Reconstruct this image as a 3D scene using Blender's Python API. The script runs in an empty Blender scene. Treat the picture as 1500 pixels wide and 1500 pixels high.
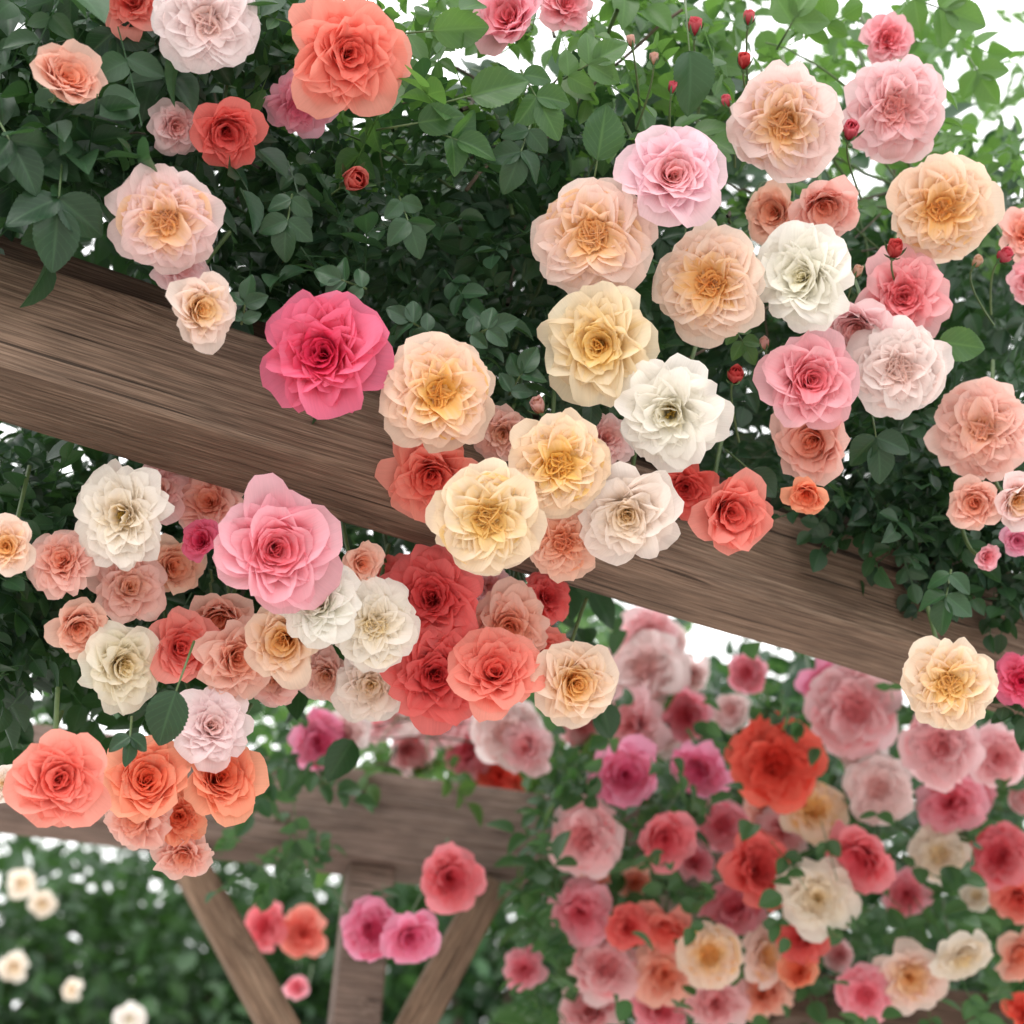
import bpy, bmesh, math, random
import numpy as np
from mathutils import Vector, Matrix
rg = np.random.default_rng(11); random.seed(11)
S = bpy.context.scene; COL = S.collection
rad = math.radians; PI = math.pi
UP = Vector((0,0,1))

# ------------------------------------------------------------------ camera
F = 2380.0
cam_d = bpy.data.cameras.new('camera'); cam = bpy.data.objects.new('camera', cam_d); COL.objects.link(cam)
CAMLOC = Vector((0,0,1.5))
CM = Matrix.Translation(CAMLOC) @ Matrix.Rotation(rad(90+30),4,'X') @ Matrix.Rotation(rad(3.8),4,'Z')
cam.matrix_world = CM
cam_d.sensor_width = 36; cam_d.lens = F/1500*36; cam_d.clip_end = 1000; cam_d.clip_start = .05
cam_d.dof.use_dof = True; cam_d.dof.focus_distance = 1.56; cam_d.dof.aperture_fstop = 4.4
S.camera = cam
def P(px, py, z): return CM @ Vector(((px-750)/F*z, -(py-750)/F*z, -z))
CR = (CM.to_3x3() @ Vector((1,0,0))); CU = (CM.to_3x3() @ Vector((0,1,0)))
ZR = 1.953
def BD(x): return 1/(1/1.5+(1/ZR-1/1.5)*x/1500)
CI = CM.inverted()
def prj(w):
    c = CI @ Vector(w); return (750+c.x/-c.z*F, 750-c.y/-c.z*F, -c.z)

# ------------------------------------------------------------------ helpers
def link(o, parent=None):
    COL.objects.link(o)
    if parent: o.parent = parent
    return o
def tag(o, label=None, cat=None, group=None, kind=None):
    if label: o['label'] = label
    if cat: o['category'] = cat
    if group: o['group'] = group
    if kind: o['kind'] = kind
    return o
def empty(name, M):
    o = bpy.data.objects.new(name, None); o.empty_display_size = .02
    o.matrix_basis = M; return link(o)
class G:
    def __init__(s): s.v=[]; s.f=[]; s.a=[]; s.n=0
    def grid(s, V, A=None):
        nv,nu = V.shape[:2]
        idx = np.arange(nv*nu).reshape(nv,nu)+s.n
        f = np.stack([idx[:-1,:-1],idx[:-1,1:],idx[1:,1:],idx[1:,:-1]],-1).reshape(-1,4)
        s.v.append(V.reshape(-1,3)); s.f.append(f)
        s.a.append((np.zeros_like(V) if A is None else A).reshape(-1,3)); s.n += nv*nu
    def many(s, V, A):           # (n,nv,nu,3)
        n,nv,nu = V.shape[:3]
        idx = np.arange(nv*nu).reshape(nv,nu)
        f = np.stack([idx[:-1,:-1],idx[:-1,1:],idx[1:,1:],idx[1:,:-1]],-1).reshape(-1,4)
        f = (f[None]+(np.arange(n)*nv*nu)[:,None,None]).reshape(-1,4)+s.n
        s.v.append(V.reshape(-1,3)); s.f.append(f); s.a.append(A.reshape(-1,3)); s.n += n*nv*nu
    def mesh(s, name, mat=None):
        v = np.concatenate(s.v).astype(np.float32); f = np.concatenate(s.f).astype(np.int32); a = np.concatenate(s.a).astype(np.float32)
        me = bpy.data.meshes.new(name)
        me.vertices.add(len(v)); me.vertices.foreach_set('co', v.ravel())
        me.loops.add(f.size); me.loops.foreach_set('vertex_index', f.ravel())
        me.polygons.add(len(f)); me.polygons.foreach_set('loop_start', np.arange(0,f.size,4,dtype=np.int32))
        me.polygons.foreach_set('use_smooth', np.ones(len(f),dtype=bool))
        at = me.attributes.new('puv','FLOAT_VECTOR','POINT'); at.data.foreach_set('vector', a.ravel())
        me.update(calc_edges=True); me.validate()
        if mat: me.materials.append(mat)
        return me
    def build(s, name, mat, parent=None):
        return link(bpy.data.objects.new(name, s.mesh(name, mat)), parent)
def tube(pts, radii, k=7):
    p = np.array([list(q) for q in pts],float); n=len(p)
    r = np.interp(np.linspace(0,1,n), np.linspace(0,1,len(radii)), radii)
    t = np.gradient(p,axis=0); t /= np.linalg.norm(t,axis=1)[:,None]+1e-9
    ref = np.array([.31,.22,.92]); 
    a = np.cross(t,ref); a /= np.linalg.norm(a,axis=1)[:,None]+1e-9
    b = np.cross(t,a)
    th = np.linspace(0,2*PI,k+1)
    return p[:,None]+r[:,None,None]*(a[:,None]*np.cos(th)[None,:,None]+b[:,None]*np.sin(th)[None,:,None])
def bez(p0,p1,p2,n=9):
    t=np.linspace(0,1,n)[:,None]
    p0,p1,p2=[np.array(list(q),float) for q in (p0,p1,p2)]
    return (1-t)**2*p0+2*t*(1-t)*p1+t*t*p2

# ------------------------------------------------------------------ materials
def lin(c): 
    return tuple(((x/255)/12.92 if x/255<=.04045 else ((x/255+.055)/1.055)**2.4) for x in c)
def newmat(name):
    m = bpy.data.materials.new(name); m.use_nodes = True
    nt = m.node_tree; nt.nodes.clear()
    return m, nt, nt.nodes.new, nt.links.new
def petal_mat(name, cols, k=.97):
    m, nt, N, L = newmat(name)
    out = N('ShaderNodeOutputMaterial')
    at = N('ShaderNodeAttribute'); at.attribute_name = 'puv'
    sp = N('ShaderNodeSeparateXYZ'); L(at.outputs['Vector'], sp.inputs[0])
    m1 = N('ShaderNodeMath'); m1.operation='MULTIPLY_ADD'; L(sp.outputs[1], m1.inputs[0]); m1.inputs[1].default_value=.70; m1.inputs[2].default_value=-.46
    cmb = N('ShaderNodeCombineXYZ')
    mu = N('ShaderNodeMath'); mu.operation='MULTIPLY'; L(sp.outputs[0], mu.inputs[0]); mu.inputs[1].default_value=7
    mz = N('ShaderNodeMath'); mz.operation='MULTIPLY'; L(sp.outputs[2], mz.inputs[0]); mz.inputs[1].default_value=41
    L(mu.outputs[0], cmb.inputs[0]); L(sp.outputs[1], cmb.inputs[1]); L(mz.outputs[0], cmb.inputs[2])
    n0 = N('ShaderNodeTexNoise'); n0.inputs['Scale'].default_value=.6; n0.inputs['Detail'].default_value=1; L(cmb.outputs[0], n0.inputs['Vector'])
    m0 = N('ShaderNodeMath'); m0.operation='MULTIPLY_ADD'; L(n0.outputs[0], m0.inputs[0]); m0.inputs[1].default_value=.5; m0.inputs[2].default_value=-.25
    a0 = N('ShaderNodeMath'); L(m1.outputs[0], a0.inputs[0]); L(m0.outputs[0], a0.inputs[1])
    a1 = N('ShaderNodeMath'); L(a0.outputs[0], a1.inputs[0]); L(sp.outputs[2], a1.inputs[1])
    rp = N('ShaderNodeValToRGB'); L(a1.outputs[0], rp.inputs[0])
    e = rp.color_ramp.elements
    e[0].position=.04; e[1].position=.92
    e.new(.46)
    for i,c in enumerate(cols): e[i].color = tuple(x*k for x in c)+(1,)
    vn = N('ShaderNodeTexNoise'); vn.inputs['Scale'].default_value=3.2; vn.inputs['Detail'].default_value=3; L(cmb.outputs[0], vn.inputs['Vector'])
    mr = N('ShaderNodeMapRange'); L(vn.outputs[0], mr.inputs[0]); mr.inputs[1].default_value=.3; mr.inputs[2].default_value=.7; mr.inputs[3].default_value=.94; mr.inputs[4].default_value=1.02
    mx = N('ShaderNodeMix'); mx.data_type='RGBA'; mx.blend_type='MULTIPLY'; mx.inputs[0].default_value=1
    L(rp.outputs[0], mx.inputs[6]); L(mr.outputs[0], mx.inputs[7])
    pb = N('ShaderNodeBsdfPrincipled'); L(mx.outputs[2], pb.inputs['Base Color']); pb.inputs['Roughness'].default_value=.55
    pb.inputs['Specular IOR Level'].default_value=.18
    tr = N('ShaderNodeBsdfTranslucent'); L(mx.outputs[2], tr.inputs['Color'])
    ms = N('ShaderNodeMixShader'); ms.inputs[0].default_value=.50
    L(pb.outputs[0], ms.inputs[1]); L(tr.outputs[0], ms.inputs[2]); L(ms.outputs[0], out.inputs[0])
    return m
def leaf_mat(name, dark, light, trans, tf=.3, rough=.42):
    m, nt, N, L = newmat(name)
    out = N('ShaderNodeOutputMaterial')
    at = N('ShaderNodeAttribute'); at.attribute_name='puv'
    sp = N('ShaderNodeSeparateXYZ'); L(at.outputs['Vector'], sp.inputs[0])
    rp = N('ShaderNodeValToRGB'); L(sp.outputs[2], rp.inputs[0])
    rp.color_ramp.elements[0].color=dark+(1,); rp.color_ramp.elements[1].color=light+(1,)
    ab = N('ShaderNodeMath'); ab.operation='ABSOLUTE'; L(sp.outputs[0], ab.inputs[0])
    # midrib and side veins from leaf coordinates
    vv = N('ShaderNodeMath'); vv.operation='MULTIPLY_ADD'; L(ab.outputs[0], vv.inputs[0]); vv.inputs[1].default_value=-.35; L(sp.outputs[1], vv.inputs[2])
    sn = N('ShaderNodeMath'); sn.operation='MULTIPLY'; L(vv.outputs[0], sn.inputs[0]); sn.inputs[1].default_value=44
    si = N('ShaderNodeMath'); si.operation='SINE'; L(sn.outputs[0], si.inputs[0])
    vr = N('ShaderNodeMapRange'); L(si.outputs[0], vr.inputs[0]); vr.inputs[1].default_value=.75; vr.inputs[2].default_value=1; vr.inputs[3].default_value=0; vr.inputs[4].default_value=.22
    mid = N('ShaderNodeMapRange'); L(ab.outputs[0], mid.inputs[0]); mid.inputs[1].default_value=.0; mid.inputs[2].default_value=.10; mid.inputs[3].default_value=.5; mid.inputs[4].default_value=0
    mm = N('ShaderNodeMath'); mm.operation='MAXIMUM'; L(vr.outputs[0], mm.inputs[0]); L(mid.outputs[0], mm.inputs[1])
    mx = N('ShaderNodeMix'); mx.data_type='RGBA'; L(mm.outputs[0], mx.inputs[0]); L(rp.outputs[0], mx.inputs[6]); mx.inputs[7].default_value=tuple(min(1,c*1.8) for c in light)+(1,)
    pb = N('ShaderNodeBsdfPrincipled'); L(mx.outputs[2], pb.inputs['Base Color']); pb.inputs['Roughness'].default_value=rough
    pb.inputs['Specular IOR Level'].default_value=.45
    tr = N('ShaderNodeBsdfTranslucent'); tr.inputs['Color'].default_value=trans+(1,)
    ms = N('ShaderNodeMixShader'); ms.inputs[0].default_value=tf
    L(pb.outputs[0], ms.inputs[1]); L(tr.outputs[0], ms.inputs[2]); L(ms.outputs[0], out.inputs[0])
    return m
def plain_mat(name, c1, c2, scale=20, rough=.7):
    m, nt, N, L = newmat(name)
    out = N('ShaderNodeOutputMaterial'); tc = N('ShaderNodeTexCoord')
    nz = N('ShaderNodeTexNoise'); nz.inputs['Scale'].default_value=scale; nz.inputs['Detail'].default_value=4; L(tc.outputs['Object'], nz.inputs['Vector'])
    rp = N('ShaderNodeValToRGB'); L(nz.outputs[0], rp.inputs[0]); rp.color_ramp.elements[0].position=.3; rp.color_ramp.elements[1].position=.7
    rp.color_ramp.elements[0].color=c1+(1,); rp.color_ramp.elements[1].color=c2+(1,)
    pb = N('ShaderNodeBsdfPrincipled'); L(rp.outputs[0], pb.inputs['Base Color']); pb.inputs['Roughness'].default_value=rough
    L(pb.outputs[0], out.inputs[0]); return m
def wood_mat(name, tint=(1,1,1), seed=0., knots=.30):
    m, nt, N, L = newmat(name)
    out = N('ShaderNodeOutputMaterial'); tc = N('ShaderNodeTexCoord')
    def mapped(src, scl, loc):
        mp = N('ShaderNodeMapping'); mp.inputs['Scale'].default_value=scl; mp.inputs['Location'].default_value=loc; L(src, mp.inputs['Vector']); return mp.outputs[0]
    def mrange(src,a,b,c,d):
        r = N('ShaderNodeMapRange'); L(src, r.inputs[0])
        for i,x in enumerate((a,b,c,d)): r.inputs[i+1].default_value=x
        return r.outputs[0]
    def mul(c,f):
        x = N('ShaderNodeMix'); x.data_type='RGBA'; x.blend_type='MULTIPLY'; x.inputs[0].default_value=1; L(c,x.inputs[6]); L(f,x.inputs[7]); return x.outputs[2]
    # knots bend the grain around them; a slow wander keeps lines from being ruler straight
    vo = N('ShaderNodeTexVoronoi'); vo.inputs['Scale'].default_value=1.; L(mapped(tc.outputs['Object'],(2.4,8.,8.),(seed+.35,.2,seed*.3+.1)), vo.inputs['Vector'])
    kd = vo.outputs['Distance']
    wn = N('ShaderNodeTexNoise'); wn.inputs['Scale'].default_value=1.; wn.inputs['Detail'].default_value=2; L(mapped(tc.outputs['Object'],(1.6,5,5),(seed,0,seed)), wn.inputs['Vector'])
    wv = N('ShaderNodeVectorMath'); wv.operation='MULTIPLY_ADD'; L(wn.outputs['Color'], wv.inputs[0]); wv.inputs[1].default_value=(0,.014,.014); L(tc.outputs['Object'], wv.inputs[2])
    kb = mrange(kd,.0,.34,.020,.0)
    kv = N('ShaderNodeCombineXYZ'); L(kb,kv.inputs[1]); L(kb,kv.inputs[2])
    av = N('ShaderNodeVectorMath'); av.operation='ADD'; L(wv.outputs[0],av.inputs[0]); L(kv.outputs[0],av.inputs[1])
    def noise(scl, det, rough=.55):
        nz = N('ShaderNodeTexNoise'); nz.inputs['Scale'].default_value=1.; nz.inputs['Detail'].default_value=det; nz.inputs['Roughness'].default_value=rough
        L(mapped(av.outputs[0],scl,(seed,seed*1.7,seed*.6)), nz.inputs['Vector']); return nz.outputs[0]
    big = noise((6.0,11,11),5)
    grain = noise((4.0,260,260),2,.55)
    fib = noise((20,900,900),1,.6)
    crk = noise((3.0,150,150),1)
    rp = N('ShaderNodeValToRGB'); L(grain, rp.inputs[0])
    e = rp.color_ramp.elements; e[0].position=.28; e[1].position=.72
    e[0].color=(.118*tint[0],.077*tint[1],.058*tint[2],1); e[1].color=(.265*tint[0],.195*tint[1],.155*tint[2],1)
    x=e.new(.5); x.color=(.195*tint[0],.135*tint[1],.104*tint[2],1)
    c = mul(rp.outputs[0], mrange(fib,.32,.68,.62,1.25))
    c = mul(c, mrange(big,.3,.7,.66,1.2))
    c = mul(c, mrange(crk,.29,.32,.30,1))
    c = mul(c, mrange(kd,.05,.20,knots,1))
    ad = N('ShaderNodeMath'); L(grain, ad.inputs[0]); L(mrange(crk,.29,.32,-1,0), ad.inputs[1])
    bp = N('ShaderNodeBump'); bp.inputs['Strength'].default_value=.9; bp.inputs['Distance'].default_value=.003; L(ad.outputs[0], bp.inputs['Height'])
    pb = N('ShaderNodeBsdfPrincipled'); L(c, pb.inputs['Base Color']); pb.inputs['Roughness'].default_value=.75; pb.inputs['Specular IOR Level'].default_value=.25
    L(bp.outputs[0], pb.inputs['Normal']); L(pb.outputs[0], out.inputs[0]); return m

PAL = {
 'peach':   ((255,196,110),(255,218,170),(255,232,224)),
 'apricot': ((255,192,98),(255,214,150),(255,233,216)),
 'yellow':  ((255,196,78),(255,219,140),(255,232,210)),
 'yellowcream': ((255,208,114),(255,223,158),(255,236,214)),
 'white':   ((253,243,212),(255,250,242),(255,250,247)),
 'blush':   ((255,218,204),(255,232,228),(255,241,239)),
 'palepink':((255,180,168),(255,206,206),(255,226,229)),
 'pink':    ((248,112,122),(252,150,162),(255,198,207)),
 'rosered': ((236,80,96),(245,112,128),(250,156,166)),
 'hotpink': ((224,44,84),(240,70,112),(250,130,164)),
 'coral':   ((245,100,92),(250,130,118),(255,168,156)),
 'coralred':((222,64,66),(236,94,94),(248,132,128)),
 'orange':  ((249,112,74),(253,142,106),(255,178,148)),
 'salmon':  ((255,160,118),(255,188,160),(255,213,200)),
 'cream':   ((255,230,168),(255,242,222),(255,247,237)),
 'dusty':   ((252,188,136),(253,210,192),(253,216,208)),
 'magenta': ((238,100,142),(248,142,178),(254,188,212)),
 'redorange':((232,62,52),(246,92,76),(252,124,106)),
}
BGPAL = dict(PAL)
BGPAL.update({'palepink':((255,158,164),(255,192,198),(255,218,222)), 'blush':((255,204,198),(255,224,223),(255,238,237)),
 'pink':((248,104,126),(253,144,164),(255,188,202)), 'magenta':((240,84,136),(250,126,172),(255,174,206)), 'dusty':((255,182,146),(255,202,186),(255,212,202)),
 'salmon':((255,146,108),(255,178,150),(255,206,190))})
def pal_cols(p, j=0., D=PAL):
    out=[]
    sh = rg.normal(0,j,3)*np.array([.3,.8,1])
    for c in D[p]:
        c = lin(c); out.append(tuple(float(np.clip(x*(1+sh[i]),0,1)) for i,x in enumerate(c)))
    return out
BGM = {p: petal_mat('petals_'+p, pal_cols(p,0,BGPAL),1.) for p in PAL}
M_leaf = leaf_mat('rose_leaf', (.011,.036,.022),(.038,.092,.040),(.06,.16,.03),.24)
M_leaf_lit = leaf_mat('rose_leaf_lit', (.030,.09,.036),(.095,.19,.055),(.17,.35,.06),.40)  # lit copy of the rose leaf, backlight painted into its brighter greens
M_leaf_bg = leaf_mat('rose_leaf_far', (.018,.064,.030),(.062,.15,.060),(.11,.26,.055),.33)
M_tree = leaf_mat('tree_leaf', (.012,.036,.019),(.045,.105,.038),(.08,.20,.035),.28,.45)
M_cane = plain_mat('green_cane', (.05,.10,.03),(.11,.16,.06), 40,.5)
M_caneb = plain_mat('woody_cane', (.05,.035,.025),(.13,.10,.07), 60,.8)
M_calyx = plain_mat('calyx_green', (.05,.12,.04),(.10,.20,.08), 80,.55)
M_stamen = plain_mat('stamen_gold', (.45,.28,.05),(.65,.45,.10), 200,.6)
M_wood = wood_mat('weathered_timber', (1.0,.95,.88), 3.)
M_wood_dk = wood_mat('dark_shaded_timber', (.6,.55,.52), 9.)  # dark brown wood of the rail; tint paints in the cap board's shade
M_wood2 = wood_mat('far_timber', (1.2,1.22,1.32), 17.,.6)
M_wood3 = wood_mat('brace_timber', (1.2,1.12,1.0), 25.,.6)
M_bark = plain_mat('bark', (.05,.035,.025),(.14,.10,.075), 9,.9)

# ------------------------------------------------------------------ timber
def timber(name, p0, d, L, W, H, mat, parent, up=None, bev=.005, jit=.0012):
    """box with local x along d, y away, z up; p0 is the top front edge start"""
    d = d.normalized(); u = (up or UP); n = u.cross(d).normalized(); u = d.cross(n).normalized()
    bm = bmesh.new()
    bmesh.ops.create_cube(bm, size=1)
    for v in bm.verts: v.co = Vector(((v.co.x+.5)*L,(v.co.y+.5)*W,(v.co.z-.5)*H))
    bmesh.ops.bevel(bm, geom=list(bm.edges), offset=bev, segments=3, affect='EDGES', profile=.5)
    ns = max(4,int(L/.05))
    for i in range(1,ns):
        bmesh.ops.bisect_plane(bm, geom=list(bm.verts)+list(bm.edges)+list(bm.faces), plane_co=(L*i/ns,0,0), plane_no=(1,0,0))
    f = rg.uniform(0,6,6)
    for v in bm.verts:
        x=v.co.x
        v.co.y += jit*(math.sin(x*7+f[0]+v.co.z*30)+.6*math.sin(x*23+f[1]+v.co.z*50))
        v.co.z += jit*(math.sin(x*6+f[2]+v.co.y*30)+.6*math.sin(x*19+f[3]+v.co.y*60))
    me = bpy.data.meshes.new(name); bm.to_mesh(me); bm.free(); me.materials.append(mat)
    for p in me.polygons: p.use_smooth = False
    o = link(bpy.data.objects.new(name, me), parent)
    M = Matrix((d,n,u)).transposed().to_4x4(); M.translation = p0
    o.matrix_basis = parent.matrix_basis.inverted() @ M
    return o, n
A = P(0,368,1.5); B = P(1500,864,ZR)
d1 = B-A; d1.z = 0; LEN=d1.length; d1.normalize()
r1 = empty('pergola_beam', Matrix.Translation((A.x,A.y,0)))
tag(r1,'broad weathered brown timber crossbeam sloping across the middle of the picture','beam','timber beams of the pergola')
p0 = A - d1*.7
_, n1 = timber('beam', p0, d1, LEN+1.7, .094, .121, M_wood, r1)
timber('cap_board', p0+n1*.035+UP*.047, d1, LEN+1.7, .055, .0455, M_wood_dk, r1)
for s in (.05, LEN+1.5):
    q = p0 + d1*s + n1*.002; q.z = A.z-.1215
    timber('post', q, d1, .095, .09, q.z, M_wood, r1)

# far pergola bay
A2 = P(0,1052,2.75)
zb_=2.75
for _i in range(60):
    zb_ *= 1+ (A2.z-P(780,1160,zb_).z)*.3
d2 = P(780,1160,zb_)-A2; d2.z=0; d2.normalize(); n2=UP.cross(d2).normalized()
r2 = empty('pergola', Matrix.Translation((A2.x,A2.y,0)))
tag(r2,'greyish background pergola beam on a post with two slanting braces','pergola','timber beams of the pergola')
p2 = A2 - d2*.9
W2=.12; H2=.16; L2=2.2
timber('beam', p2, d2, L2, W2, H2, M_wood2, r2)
def on2(px):
    return min(np.linspace(0,L2,400), key=lambda s: abs(prj(p2+d2*s-UP*H2)[0]-px))
sp_ = on2(548)
zb = p2.z-H2-.001
pp = p2 + d2*(sp_-.04) + n2*.02; pp.z = zb
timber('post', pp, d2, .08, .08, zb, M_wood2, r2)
for px in (300, 700):
    s = on2(px)
    top = p2+d2*s+n2*.03; top.z = zb-.002
    bot = p2+d2*sp_+n2*.03; bot.z = zb-.40
    dd = (bot-top)
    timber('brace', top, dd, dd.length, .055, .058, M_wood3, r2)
# third beam, lower right
A3 = P(1150,1418,2.62); B3 = P(1560,1446,2.72)
d3 = B3-A3; d3.z=0; d3.normalize()
r3 = empty('pergola_rail', Matrix.Translation((A3.x,A3.y,0)))
tag(r3,'dark brown timber rail half hidden by roses in the lower right corner','beam','timber beams of the pergola')
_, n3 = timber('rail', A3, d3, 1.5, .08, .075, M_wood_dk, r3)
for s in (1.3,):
    q=A3+d3*s+n3*.005; q.z=A3.z-.076; timber('post', q, d3, .07,.07,q.z, M_wood_dk, r3)

# ------------------------------------------------------------------ roses
def petal(L,W,r0,z0,az,p0,p1,Rc,q,ruf=.04,notch=.06,curl=0.,roll=0.,nu=11,nv=10,skew=0.):
    u=np.sin(np.linspace(-1,1,nu)*PI/2*.98); v=np.linspace(0,1,nv)**.9; U,V=np.meshgrid(u,v)
    e = rg.normal(0,.05,3)
    lf=(.64+.36*np.clip(1-np.abs(U)**2.8,0,1)**.5)*(1-notch*np.exp(-((U-skew)/.28)**2))*(1+e[0]*np.sin(2.2*U+e[1]*40)+.024*np.sin(9*U+e[2]*60))
    T=np.clip(V*lf,0,1.1)
    ts=np.linspace(0,1.1,56); ph=p0+(p1-p0)*ts**1.2+curl*np.clip((ts-.66)/.34,0,1.2)**2
    rr=np.cumsum(np.sin(ph))*L/50; zz=np.cumsum(np.cos(ph))*L/50
    rr-=rr[0]; zz-=zz[0]
    R=r0+np.interp(T,ts,rr); Z=z0+np.interp(T,ts,zz); PH=np.interp(T,ts,ph)
    w=W*(.2+.8*np.sin(np.clip(T*1.3,0,1)*PI/2)**.85)
    a=np.clip(U*w/Rc,-2.7,2.7)
    lat=Rc*np.sin(a); inn=Rc*(1-np.cos(a))
    f=rg.uniform(0,6.28,3); k=rg.uniform(2.0,3.2)
    inn=inn+ruf*L*T**2*(np.sin(U*k+f[0])+.6*np.sin(U*5.5+f[1])*T**2+.45*np.sin(U*10+f[2])*T**7)-roll*L*np.abs(U)**3*T**2
    R=R-np.clip(np.cos(PH),0,1)*inn; Z=Z+np.sin(PH)*inn
    # a petal lying flat spreads round the bloom along a circle, an upright one curls across
    x0=R*np.cos(az)-lat*np.sin(az); y0=R*np.sin(az)+lat*np.cos(az)
    fi=az+lat/np.maximum(R,.32)*.97
    x1=R*np.cos(fi); y1=R*np.sin(fi)
    b=np.clip((np.sin(np.minimum(PH,PI/2))-.45)/.45,0,1)*np.clip(R/.25-.4,0,1)
    x=x0+(x1-x0)*b; y=y0+(y1-y0)*b
    at=np.stack([U+az*1.3,V,np.full_like(U,q)],-1)
    return np.stack([x,y,Z],-1), at
#            N   ruf  notch L0  W0  W1  p0a p0b  p1a  p1b  pw  q0
KIND={'rosette':(54,.034,.08,.60,.28,.46, 26, 54,  78, 106, 1.0,.42),
      'spiral': (46,.024,.04,.36,.15,.54, -4, 46,   6, 100, .92,.0),
      'loose':  (48,.055,.11,.38,.16,.50, -2, 48,  16, 102, .90,.06),
      'open':   (36,.045,.10,.56,.26,.46, 26, 58,  70, 104, 1.0,.44),
      'cup':    (38,.026,.05,.38,.15,.56, -4, 32,   6,  74, 1.0,.0)}
def rose_parts(kind, nu=11, nv=10, frac=1.):
    """list of (role, verts, attr) in units of the bloom radius; last items are outermost"""
    out=[]
    N,ruf,notch,L0,W0,W1,p0a,p0b,p1a,p1b,pw,q0 = KIND[kind]
    N=int(N*frac)
    az0=rg.uniform(0,6.28)
    for i in range(N):
        g=i/(N-1); q=q0+(1-q0)*g
        az=az0+i*2.39996+rg.normal(0,.2)
        L=(L0+(1-L0)*g**1.05)*(1+rg.normal(0,.035)); W=(W0+(W1-W0)*g)*(1+rg.normal(0,.10))
        p0=rad(p0a+(p0b-p0a)*g)+rg.normal(0,.08); p1=rad(p1a+(p1b-p1a)*g**pw)+rg.normal(0,.14)
        Rc=(.12+.60*g**1.1) if q0==0 or kind=='loose' else .32+.46*g
        curl=rad(20+22*g)*rg.uniform(.3,1.5)
        roll=.05*g*rg.uniform(0,1.3)
        V,At=petal(L,W,.02+.04*q,.09*(1-g),az,p0,p1,Rc,q,ruf*rg.uniform(.6,1.6),notch*rg.uniform(0,1.8),curl,roll,nu,nv,rg.normal(0,.25))
        out.append(('petal',V,At))
    heart=[]
    def floor(r,z,q):
        rr=np.linspace(.005,r,6); th=np.linspace(0,2*PI,15); RR,TH=np.meshgrid(rr,th,indexing='ij')
        Z=z-.12*(RR/r)**2*z/.25+.012*np.sin(TH*4+RR*20)
        heart.append((np.stack([RR*np.cos(TH),RR*np.sin(TH),Z],-1), np.stack([TH,np.full_like(RR,.7),np.full_like(RR,q)],-1)))
    if kind=='rosette':
        floor(.46,.27,.2)
        nq=int(rg.integers(4,6)); off=rg.uniform(0,6.28)
        for k in range(nq):
            a0=off+2*PI*k/nq+rg.normal(0,.18); big=rg.uniform(.88,1.12)
            for j,rho in enumerate((.59,.52,.45,.375,.30,.22,.13)):
                rho*=big*(1+rg.normal(0,.05)); wt=rho*.43*rg.uniform(.8,1.2); aj=a0+rg.normal(0,.12)
                t=np.linspace(-1,1,19); h=np.linspace(0,1,7); T,H=np.meshgrid(t,h)
                c=np.clip(np.cos(PI*T/2),0,1)
                f=rg.uniform(0,6.28,3)
                r=.02+(rho-.02)*c**.75+.014*np.sin(T*7+f[0])+.008*np.sin(T*15+f[2])*H; s=wt*np.sin(PI*T*.97)+.018*np.sin(T*5+f[1])
                dr=r-rho*.55; nn=np.sqrt(dr*dr+s*s)+.03
                fl=.11*H**2.2*rg.uniform(.5,1.5)
                sc=.68+.32*H
                r2_=r*sc+dr/nn*fl; s2=s*sc+s/nn*fl
                zt=(.375+.008*j+rg.normal(0,.022))*(.88+.12*c**.5)+.016*np.sin(T*6+f[1])
                Z=.15+H*(zt-.15)-.03*np.clip(H-.8,0,1)*5*.3
                x=r2_*np.cos(aj)-s2*np.sin(aj); y=r2_*np.sin(aj)+s2*np.cos(aj)
                heart.append((np.stack([x,y,Z],-1), np.stack([T+aj,H,np.full_like(T,.06+.52*rho)],-1)))
    elif kind=='open':
        floor(.36,.13,.25)
        for i in range(16):
            q=.16+.3*rg.random()
            V,At=petal(.46,.17,.05,.06,rg.uniform(0,6.28),rad(14),rad(rg.uniform(0,75)),.2,q,.09,.1,.2,0,9,8)
            heart.append((V,At))
    else:
        floor(.18,.24,.14)
        for i in range(3):
            V,At=petal(.38,.13,.012,.08,i*2.1,rad(-5),rad(4),.07,0.02,.02,.02,rad(14),0,8,8)
            heart.append((V,At))
    st=[]
    if kind=='open':
        for i in range(34):
            a=rg.uniform(0,6.28); rr=rg.uniform(.02,.15); z=.32-.5*rr+rg.normal(0,.02)
            pts=bez((0,0,.06),(rr*.4*np.cos(a),rr*.4*np.sin(a),z*.8),(rr*np.cos(a),rr*np.sin(a),z),6)
            st.append(tube(pts,[.006,.006,.006,.008,.018,.012],5))
    R=np.mean(sorted([np.sqrt(V[...,0]**2+V[...,1]**2).max() for _,V,_ in out])[-9:])
    out=[(r,V/R,a) for r,V,a in out]; heart=[(V/R,a) for V,a in heart]; st=[V/R for V in st]
    return out, heart, st
def calyx(g, s):
    for i in range(5):
        V,At=petal(.46,.085,.05,-.05,i*1.2566+.3,rad(80),rad(rg.uniform(110,150)),.3,.5,.02,0,0,0,5,7)
        w=np.linspace(1,.0,7)[:,None,None]
        c=V.mean(1,keepdims=True); V=c+(V-c)*(.15+.85*w)
        g.grid(V*s,At)
    z=np.array([-.23,-.20,-.13,-.06,-.01,.0]); r=np.array([.03,.075,.10,.10,.085,.01])
    th=np.linspace(0,2*PI,9)
    V=np.stack([r[:,None]*np.cos(th),r[:,None]*np.sin(th),np.repeat(z[:,None],9,1)],-1)
    g.grid(V*s)
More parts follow.
